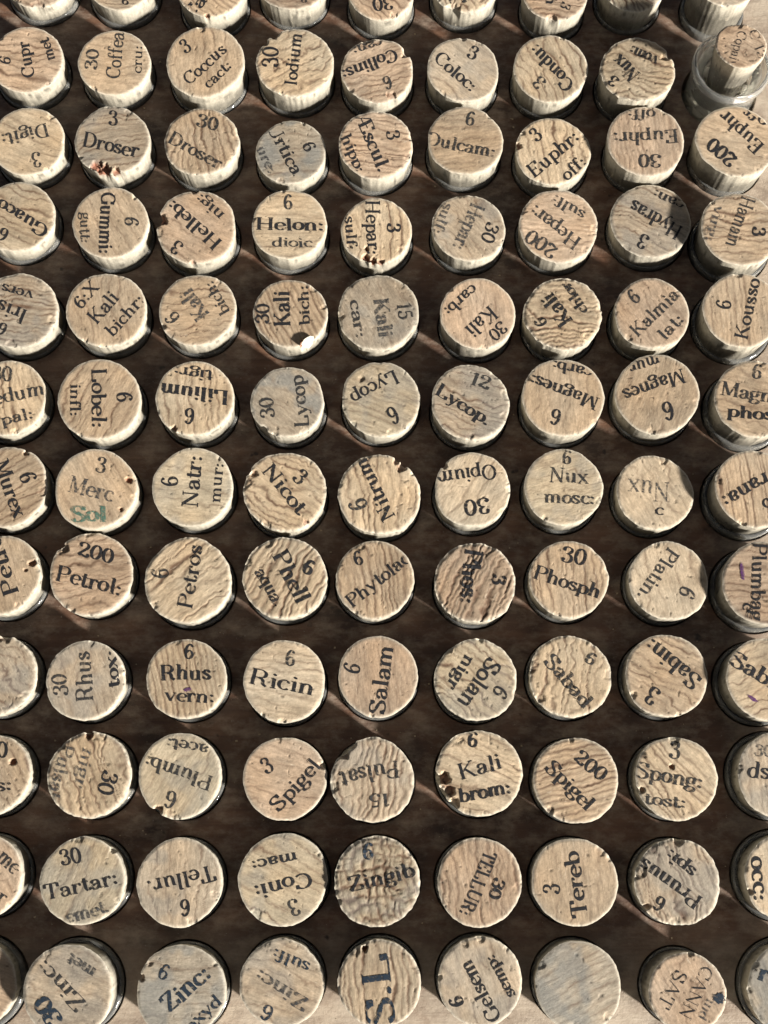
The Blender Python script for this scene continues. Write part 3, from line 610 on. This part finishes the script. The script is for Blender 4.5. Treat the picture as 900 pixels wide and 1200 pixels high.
#--- row 8
K(8, 1, -5, 791, 47, 'gray', 50, 1.5, .06, .7, [('Rheum', -12, 790, 85, 70, 18, 'b')], 'half cut by the left edge, beside Rhus tox', chips=[(5, 748, 6, .4, .3)])
K(8, 2, 100, 797, 46, 'gray', 70, 1.8, .03, .3, [('30', 71, 803, -95, 25, 17), ('Rhus', 98, 793, -94, 58, 19), ('tox:', 131, 784, -96, 44, 14, 'k', 1.2)], 'printed 30 Rhus tox', h=4.6)
K(8, 3, 218, 795, 47, 'yellow', 75, .7, .07, .3, [('6', 222, 763, 2, 12, 17), ('Rhus', 218, 788, -1, 60, 17, 'k', 1.2), ('vern:', 223, 818, 2, 58, 15)], 'printed 6 Rhus vern with a purple spot', marks=[(220, 808, -20, 9, 4.5)])
K(8, 4, 333, 799, 48, 'pale', 5, 1.3, .02, .2, [('6', 341, 771, 6, 12, 18), ('Ricin', 331, 799, 11, 78, 18, 'k', .95)], 'printed 6 Ricin')
K(8, 5, 443, 793, 47, 'pink', 85, 1.2, .02, .2, [('6', 412, 783, -78, 12, 19), ('Salam', 447, 797, -82, 82, 18)], 'printed 6 Salam')
K(8, 6, 558, 796, 48, 'green', 38, 1.2, .10, .5, [('Solan', 563, 802, 125, 66, 19, 'k', 1.1), ('nigr', 539, 788, 122, 44, 14, 'k', 1.2), ('6', 587, 812, 122, 12, 17)], 'printed 6 Solan nigr')
K(8, 7, 668, 792, 48, 'yellow', 95, 1.6, .14, .6, [('6', 693, 772, 30, 12, 14), ('Sabad', 667, 798, 50, 74, 17)], 'printed 6 Sabad with reddish brown upright cracks')
K(8, 8, 781, 792, 48, 'tan', 30, 1.4, .05, .3, [('Sabin:', 788, 779, -141, 76, 19), ('3', 765, 815, -146, 13, 21, 'k', 1.1)], 'printed 3 Sabin')
K(8, 9, 899, 796, 48, 'yellow', -20, 1.5, .05, .2, [('Sabin', 892, 790, 30, 80, 18, 'k', 1.1)], 'printed Sabi with a purple dash', marks=[(882, 819, 32, 14, 4)], h=6.8)
#--- row 9
K(9, 1, -12, 908, 47, 'tan', 60, 1.5, .05, .4, [('30', -4, 879, 0, 26, 18), ('Puls:', -18, 920, -2, 66, 15)], 'cut by the left edge, slit near its rim', chips=[(15, 893, 3.5, .6, .9)])
K(9, 2, 104, 908, 49, 'yellow', 65, 1.2, .10, .8, [('30', 127, 918, 105, 28, 18), ('Pulsat', 72, 905, 105, 66, 16, 'f', 1.1), ('nigr', 97, 900, 105, 48, 15, 'f', .9)], 'printed 30 with a top notch and faded words', chips=[(104, 861, 4.5, 1.0, .7)])
K(9, 3, 210, 909, 49, 'green', 120, 1.9, .03, .2, [('acet:', 220, 876, 189, 50, 14), ('Plumb:', 209, 906, 199, 82, 17), ('6', 200, 938, 195, 13, 20)], 'printed 6 Plumb acet', chips=[(185, 948, 5, .6, .6)])
K(9, 4, 334, 912, 48, 'pink', 15, 1.6, .02, .1, [('3', 313, 897, -32, 12, 18), ('Spigel', 346, 920, -47, 76, 17)], 'printed 3 Spigel', chips=[(378, 898, 5, .5, .1)])
K(9, 5, 437, 914, 49, 'gray', 100, 1.0, .10, .6, [('Pulsat', 434, 908, 169, 70, 19, 'k', 1.0), ('15', 445, 938, 178, 25, 15)], 'printed 15 Pulsat with a bite missing at its upper left', chips=[(402, 878, 9, .9, .3), (411, 872, 6, .7, .3)])
K(9, 6, 562, 906, 50, 'yellow', 20, 1.3, .06, .4, [('6', 555, 867, 8, 12, 17, 'k', 1.2), ('Kali', 563, 898, -15, 52, 18, 'k', .9), ('brom:', 568, 927, -10, 62, 16, 'k', 1.3)], 'printed 6 Kali brom, left edge broken away', chips=[(519, 912, 8, 1.0, .7), (524, 926, 7, .8, .6), (532, 942, 6, .5, .2)])
K(9, 7, 675, 914, 49, 'tan', -15, .8, .05, .4, [('200', 693, 897, 38, 42, 16), ('Spigel', 669, 920, 45, 72, 17)], 'printed 200 Spigel')
K(9, 8, 793, 912, 48, 'yellow', 50, 1.1, .06, .3, [('3', 791, 879, 2, 13, 20), ('Spong:', 785, 909, 10, 80, 18), ('tost:', 780, 938, 6, 50, 14)], 'printed 3 Spong tost', chips=[(753, 925, 4, .5, .6), (787, 899, 3, .4, .8)])
K(9, 9, 913, 908, 49, 'gray', 80, 1.1, .04, .2, [('ds:', 893, 903, 5, 34, 19), ('30', 895, 880, 8, 22, 13, 'f')], 'printed ds, cut by the right edge in its wide glass', h=5.6, wide=1)
#--- row 10
K(10, 1, -22, 1028, 49, 'pink', 60, 2.0, .03, .3, [('me', 10, 1012, 42, 28, 20), ('r', 3, 1052, 30, 10, 14)], 'ending in me, cut by the left edge')
K(10, 2, 97, 1032, 50, 'green', 110, 1.8, .04, .2, [('30', 83, 1004, -12, 25, 18), ('Tartar:', 95, 1037, -13, 88, 17), ('emet.', 103, 1068, -15, 54, 15, 'f', 1.4)], 'printed 30 Tartar emet', chips=[(133, 995, 4, .4, .2)])
K(10, 3, 210, 1034, 50, 'gray', 88, 1.8, .04, .2, [('Tellur.', 213, 1033, 166, 80, 18), ('6', 217, 1064, 176, 12, 19)], 'printed 6 Tellur')
K(10, 4, 332, 1031, 52, 'green', 25, 1.6, .05, .3, [('mac:', 322, 1008, 168, 54, 13, 'k', 1.1), ('Coni:', 332, 1039, 166, 68, 17, 'k', 1.1), ('3', 345, 1064, 160, 13, 19)], 'printed 3 Coni mac')
K(10, 5, 442, 1033, 51, 'green', 80, 1.0, .16, .8, [('6', 432, 997, 0, 13, 19, 'b', 1.1), ('Zingib', 447, 1028, -14, 80, 17, 'k', 1.0)], 'printed 6 Zingib', grid=1)
K(10, 6, 562, 1034, 50, 'brown', 82, 1.1, .10, .4, [('TELLUR:', 561, 1036, 112, 80, 15, 'k', 1.2), ('30', 583, 1042, 110, 25, 13, 'k', 1.2)], 'printed 30 TELLUR in capitals', label_tint='dark streaked')
K(10, 7, 674, 1034, 50, 'tan', 85, 1.7, .03, .2, [('3', 647, 1042, -86, 12, 19), ('Tereb', 674, 1037, -98, 78, 18, 'k', 1.05)], 'printed 3 Tereb')
K(10, 8, 794, 1034, 49, 'gray', 70, 1.0, .10, .6, [('spi:', 799, 1011, -142, 40, 15), ('Prunus', 785, 1036, -145, 84, 17), ('6', 773, 1059, -150, 12, 17)], 'printed 6 Prunus spi', chips=[(795, 985, 5, .5, .2), (758, 1062, 4, .5, .4)])
K(10, 9, 922, 1028, 50, 'pale', 80, 1.5, .03, .3, [('occ:', 888, 1030, 86, 52, 18, 'k', 1.2)], 'printed occ, cut by the right edge in its wide glass', h=5.6, wide=1, chips=[(879, 1045, 3, .4, .4)])
#--- row 11, near the bottom edge
K(11, 1, -32, 1156, 51, 'pink', 20, 1.6, .03, .3, [], 'mostly hidden in the bottom left corner', h=4.2, wide=1)
K(11, 2, 79, 1162, 53, 'gray', 15, 1.6, .03, .3, [('met', 95, 1133, -145, 36, 14, 'f', 1.5), ('Zinc:', 71, 1156, -134, 72, 18, 'k', 1.0), ('30', 56, 1186, -128, 36, 20, 'b', 1.4)], 'printed 30 Zinc met', h=6.8, wide=1)
K(11, 3, 212, 1162, 52, 'blue', 0, 1.5, .03, .2, [('6', 193, 1139, 20, 12, 18, 'b', .9), ('Zinc:', 217, 1158, -42, 68, 20, 'b', 1.3), ('oxyd', 238, 1187, -44, 52, 14, 'b', 1.1)], 'printed 6 Zinc oxyd', chips=[(166, 1146, 4, .5, .5)])
K(11, 4, 330, 1152, 49, 'gray', 20, 1.8, .03, .3, [('sulf:', 341, 1127, 204, 46, 14, 'b'), ('Zinc:', 330, 1161, 212, 70, 16, 'f', 1.2), ('6', 313, 1187, 205, 13, 18, 'b')], 'printed 6 Zinc sulf')
K(11, 5, 445, 1152, 49, 'pale', 88, .9, .10, .4, [('S.L', 443, 1160, -97, 86, 32, 'b', 1.0)], 'printed large S L in blue ink', h=6.6, chips=[(428, 1112, 3.5, .8, .9)])
K(11, 6, 563, 1151, 50, 'gray', 70, 1.8, .02, .3, [('semp:', 588, 1144, -118, 54, 14), ('Gelsem', 562, 1162, -118, 78, 17), ('6', 535, 1174, -110, 12, 16, 'k', 1.3)], 'printed 6 Gelsem semp')
K(11, 7, 678, 1156, 50, 'blue', -25, 1.0, .02, .1, [], 'without any printing, smooth and grey', h=6.0, label_tint='plain')
K(11, 8, 806, 1163, 45, 'pink', 60, 1.8, .03, .4, [('CANN', 816, 1164, 115, 66, 15, 'k', .6), ('SAT', 789, 1160, 118, 48, 15, 'k', .6), ('ind', 829, 1184, 118, 26, 12, 'f')], 'hand lettered CANN SAT with a blue ink blot', h=7.5, marks=[(843, 1170, 20, 14, 13)], markink='b')
K(11, 9, 930, 1160, 52, 'blue', 70, 1.5, .03, .3, [('r', 896, 1143, 20, 14, 20, 'b', 1.3)], 'in the bottom right corner, blue ink tick', h=5.2, wide=1)

HOLES = []
for idx, (row, colm, px, py, r, tint, ang, sp_, dep, rough, texts, lab, kw) in enumerate(D):
    rnd = random.Random(idx*7+1)
    h = kw.get('h', rnd.uniform(4.5, 6.2))
    ck = Cork(idx+3, px, py, r, h, tint, ang, sp_, dep, rough, kw.get('chips', []), tilt=kw.get('tilt'), grid=kw.get('grid', False))
    bottle = kw.get('bottle'); ztop_v = 8.2 if bottle else (rnd.uniform(.9, 1.5) if colm == 9 or kw.get('wide') else rnd.uniform(.4, 1.1))
    if bottle: me = ck.mesh(z_bottom=1.5, taper=.03)
    else: me = ck.mesh()
    o = link('cork_stopper', me, M_CORK)
    o.location = (ck.x*MM, ck.y*MM, 0)
    word = kw.get('label_tint', WORD[tint])
    if bottle: label = 'small pinkish cork with handwritten Copaiv in the mouth of the tall glass bottle'; name = 'Copaiv'
    elif row == 0: label = lab
    else: label = f'{word} cork stopper {lab}'
    tag(o, label, 'cork', 'printed corks closing the vials in the rack')
    for t in texts: ck.print_text(o, *t)
    for (mx, my, ma, ml, mw) in kw.get('marks', []):        # pen ticks and blots
        k = 26; rr_ = 1+.25*np.array([rnd.uniform(-1, 1) for _ in range(k)])
        aa = np.arange(k)*2*np.pi/k; ex = ml/2*np.cos(aa)*rr_; ey = mw/2*np.sin(aa)*rr_
        ca, sa = math.cos(R_(ma)), math.sin(R_(ma))
        wx, wy = at(np.append(mx+ex*ca-ey*sa, mx), np.append(my+ex*sa+ey*ca, my), h)
        lx, ly = wx-ck.x, wy-ck.y; z, _ = ck.surf(lx, ly)
        V = np.stack([lx, ly, z+h+.07], 1)
        T = np.array([[(i+1) % k, i, k] for i in range(k)])
        link('ink_mark', mesh_np('ink_mark', V, None, T), INKS[kw.get('markink', 'p')], o)
    # the vial
    if bottle:
        rin, rout = 4.1, 5.9
    else:
        kk = ck.R*(1-.012*(h-ztop_v))
        rin = kk*.965; rout = kk+(.70 if (kw.get('wide') or colm == 9) else .42)
    HOLES.append([ck.x, ck.y, (rout+.13) if not bottle else 6.6, rin, rout, ztop_v, label, bottle, row, colm])

# keep neighbouring holes apart
for i, a in enumerate(HOLES):
    for b in HOLES[i+1:]:
        d = math.hypot(a[0]-b[0], a[1]-b[1])
        if d < a[2]+b[2]+.35:
            e = (a[2]+b[2]+.35-d)/2; a[2] -= e; b[2] -= e
texts_of = {}
for (row, colm, *_r) in D:
    pass
for i, H in enumerate(HOLES):
    x, y, rh, rin, rout, zt, label, bottle, row, colm = H
    rout = min(rout, rh-.12); rin = min(rin, rout-.3)
    if bottle:
        pr = [(0.01, -30), (5.0, -30), (5.6, -28.5), (5.6, 6.2), (5.75, 6.5), (6.1, 6.8), (6.25, 7.3), (6.2, 7.8), (6.0, 8.15), (5.7, 8.25), (5.45, 8.1),
              (5.35, 7.7), (5.3, 7.2), (5.0, 6.5), (4.3, 5.9), (3.85, 5.4), (3.8, 4.6), (3.8, 3.4), (4.2, 2.6), (4.9, 1.8), (4.9, -28), (0.01, -28.8)]
    else: pr = vial_profile(rin, rout, zt)
    V, Q = lathe(pr, 64 if bottle else 48)
    v = link('glass_vial', mesh_np('glass_vial', V, Q), M_GLASS)
    v.location = (x*MM, y*MM, 0)
    if bottle: tag(v, 'tall clear glass bottle with a thick lip, standing out of the rack', 'bottle', 'glass vials sunk in the rack')
    else:
        t = label.split('cork stopper ')[-1] if 'cork stopper ' in label else label
        if t.startswith('printed'):
            w = t.split(); t = ' '.join(w[:next((i for i, q in enumerate(w) if q in ('with', 'in', 'below')), len(w))])
        t = ' '.join(t.split()[:10])
        if 'cork stopper ' in label: t = label.split(' cork stopper')[0]+' cork '+t
        tag(v, 'glass vial around the '+t, 'vial', 'glass vials sunk in the rack')

# ------------------------------------------------------------------ flake standing on the Kali bich cork
def flake():
    x, y = (float(q) for q in at(362, 401, 5.4))
    rn = random.Random(4)
    n = 9; a = np.arange(n)*2*np.pi/n
    rr = np.array([rn.uniform(.6, 1.05) for _ in range(n)])
    bx = .85*rr*np.cos(a); by = 1.35*rr*np.sin(a)
    c, s = math.cos(-.7), math.sin(-.7)
    X_, Y_ = bx*c-by*s, bx*s+by*c
    V = np.concatenate([np.stack([X_, Y_, .5-.30*X_+.22*Y_+.2*rr], 1), np.stack([X_*.9, Y_*.9, .1-.30*X_+.22*Y_], 1), [[0, 0, .72]], [[0, 0, 0]]])
    Q = [[(i+1) % n, i, n+i, n+(i+1) % n] for i in range(n)]
    T = [[i, (i+1) % n, 2*n] for i in range(n)]+[[n+(i+1) % n, n+i, 2*n+1] for i in range(n)]
    o = link('cork_flake', mesh_np('cork_flake', V, Q, T, np.tile([.82, .76, .62], (2*n+2, 1)), False, grain=V), M_CORK)
    o.location = (x*MM, y*MM, 5.30*MM)
    return o
fk = flake()
for o in bpy.data.objects:
    if o.get('label', '').find('lifted flake') >= 0:
        fk.parent = o; fk.location = fk.location-o.location
        break

# ------------------------------------------------------------------ crumbs of cork on the board
def crumbs():
    rn = random.Random(21); Vs, Ts, n = [], [], 0
    holes = [(H[0], H[1], H[2]) for H in HOLES]
    while n < 260*8:
        x = rn.uniform(-75, 75); y = rn.uniform(-85, 85)
        if any((x-a)**2+(y-b)**2 < (c+.25)**2 for a, b, c in holes): continue
        q = rn.choice([.05, .07, .09, .13]); V = []
        for cx in (-1, 1):
            for cy in (-1, 1):
                for cz in (0, 1.3): V.append((x+q*(cx*rn.uniform(.5, 1.4)), y+q*cy*rn.uniform(.4, 1.2), .003+q*cz*rn.uniform(.6, 1)))
        Vs += V; Ts += [[n+a for a in f] for f in ((0, 1, 3, 2), (4, 6, 7, 5), (0, 4, 5, 1), (2, 3, 7, 6), (1, 5, 7, 3), (0, 2, 6, 4))]; n += 8
    o = link('cork_crumbs', mesh_np('cork_crumbs', np.array(Vs), Ts, None, np.tile([.42, .33, .22], (n, 1)), False, grain=np.array(Vs)), M_CORK)
    tag(o, 'tiny pale cork crumbs and dust scattered over the dark board', 'crumbs', kind='stuff')
crumbs()

# ------------------------------------------------------------------ sugar pellets in the tall bottle
def pellets():
    bt = [H for H in HOLES if H[7]][0]; rn = random.Random(9)
    Vs, Qs, n = [], [], 0
    for layer in range(5):
        z = 1.2-layer*1.5
        for k in range(13):
            if k < 9: a = k*2*math.pi/9+layer*.35; r = 3.75
            else: a = k*math.pi/2+layer*.5; r = 1.5
            rad = rn.uniform(.85, .98)
            pr = [(max(.001, rad*math.sin(t)), -rad*math.cos(t)) for t in np.linspace(0, math.pi, 9)]
            V, Q = lathe(pr, 14, r*math.cos(a), r*math.sin(a)); V[:, 2] += z+rn.uniform(-.2, .2)
            Vs.append(V); Qs.append(Q+n); n += len(V)
    m, N, L, P = new_mat('sugar'); P.inputs['Base Color'].default_value = (.72, .68, .58, 1); P.inputs['Roughness'].default_value = .5
    v = mapping(N, L, (1000, 1000, 1000)); L.new(bump(N, L, noise(N, L, v, 4, 2), .0001, .5), P.inputs['Normal'])
    o = link('sugar_pellets', mesh_np('sugar_pellets', np.concatenate(Vs), np.concatenate(Qs)), m)
    o.location = (bt[0]*MM, bt[1]*MM, 0)
    tag(o, 'cream sugar pellets filling the tall glass bottle below its small cork', 'pellets', kind='stuff')
pellets()

# ------------------------------------------------------------------ the rack: a thick drilled board
X0, X1, Y0, Y1 = -140., 128., -125., 160.
SEG = 48
verts = [(X0, Y0), (X1, Y0), (X1, Y1), (X0, Y1)]; edges = [(0, 1), (1, 2), (2, 3), (3, 0)]
FIL = .45
for H in HOLES:
    b = len(verts); r = H[2]+FIL*.35
    for k in range(SEG):
        a = 2*math.pi*k/SEG; verts.append((H[0]+r*math.cos(a), H[1]+r*math.sin(a))); edges.append((b+k, b+(k+1) % SEG))
for gx in np.arange(X0+6, X1, 12.0):                 # a few extra points keep the triangles even
    for gy in np.arange(Y0+6, Y1, 12.0):
        if all(math.hypot(gx-H[0], gy-H[1]) > H[2]+1.5 for H in HOLES): verts.append((float(gx), float(gy)))
ov, oe, of, _, _, _ = delaunay_2d_cdt([Vector(v) for v in verts], edges, [], 1, 1e-6)
tri = []
for f in of:
    c = sum((ov[i] for i in f), Vector((0, 0)))/len(f)
    if all((c.x-H[0])**2+(c.y-H[1])**2 > (H[2]+FIL*.35)**2*.985 for H in HOLES): tri.append(list(f))
V = [np.array([[p.x, p.y, 0.0] for p in ov])]; n = len(ov); Q = []
T3 = np.array([t for t in tri if len(t) == 3])
a1, a2, a3 = (V[0][T3[:, k]] for k in range(3))
neg = ((a2-a1)[:, 0]*(a3-a1)[:, 1]-(a2-a1)[:, 1]*(a3-a1)[:, 0]) < 0
T3[neg] = T3[neg][:, ::-1]
for H in HOLES:
    pr = [(H[2]+FIL*.35, 0), (H[2]+FIL*.15, -.03), (H[2]+.03, -.12), (H[2], -.32), (H[2], -16)]
    vv, q = lathe(pr, SEG, H[0], H[1]); q = q[:, ::-1]
    V.append(vv); Q.append(q+n); n += len(vv)
edge = np.array([[X0, Y0, 0], [X1, Y0, 0], [X1, Y1, 0], [X0, Y1, 0], [X0, Y0, -16], [X1, Y0, -16], [X1, Y1, -16], [X0, Y1, -16]], float)
V.append(edge); Q.append(np.array([[0, 4, 5, 1], [1, 5, 6, 2], [2, 6, 7, 3], [3, 7, 4, 0]])+n)
rack = bpy.data.objects.new('vial_rack', None); COL.objects.link(rack); rack.location = (0, 0, -36*MM)
tag(rack, 'dark brown varnished wooden rack board with rows of round holes holding corked vials', 'rack')
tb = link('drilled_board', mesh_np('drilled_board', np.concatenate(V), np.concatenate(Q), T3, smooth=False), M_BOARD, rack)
tb.location = (0, 0, 36*MM)
lv = np.array([[X0, Y0, -36], [X1, Y0, -36], [X1, Y1, -36], [X0, Y1, -36], [X0, Y0, -31], [X1, Y0, -31], [X1, Y1, -31], [X0, Y1, -31]], float)
lq = np.array([[3, 2, 1, 0], [4, 5, 6, 7], [0, 1, 5, 4], [1, 2, 6, 5], [2, 3, 7, 6], [3, 0, 4, 7]])
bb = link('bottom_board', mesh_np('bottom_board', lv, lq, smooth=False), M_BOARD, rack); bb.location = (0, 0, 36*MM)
for nm, (xa, xb, ya, yb) in (('side_board', (X0-8, X0, Y0-8, Y1+8)), ('side_board', (X1, X1+8, Y0-8, Y1+8)), ('side_board', (X0, X1, Y0-8, Y0)), ('side_board', (X0, X1, Y1, Y1+8))):
    w = np.array([[xa, ya, -36], [xb, ya, -36], [xb, yb, -36], [xa, yb, -36], [xa, ya, -.4], [xb, ya, -.4], [xb, yb, -.4], [xa, yb, -.4]], float)
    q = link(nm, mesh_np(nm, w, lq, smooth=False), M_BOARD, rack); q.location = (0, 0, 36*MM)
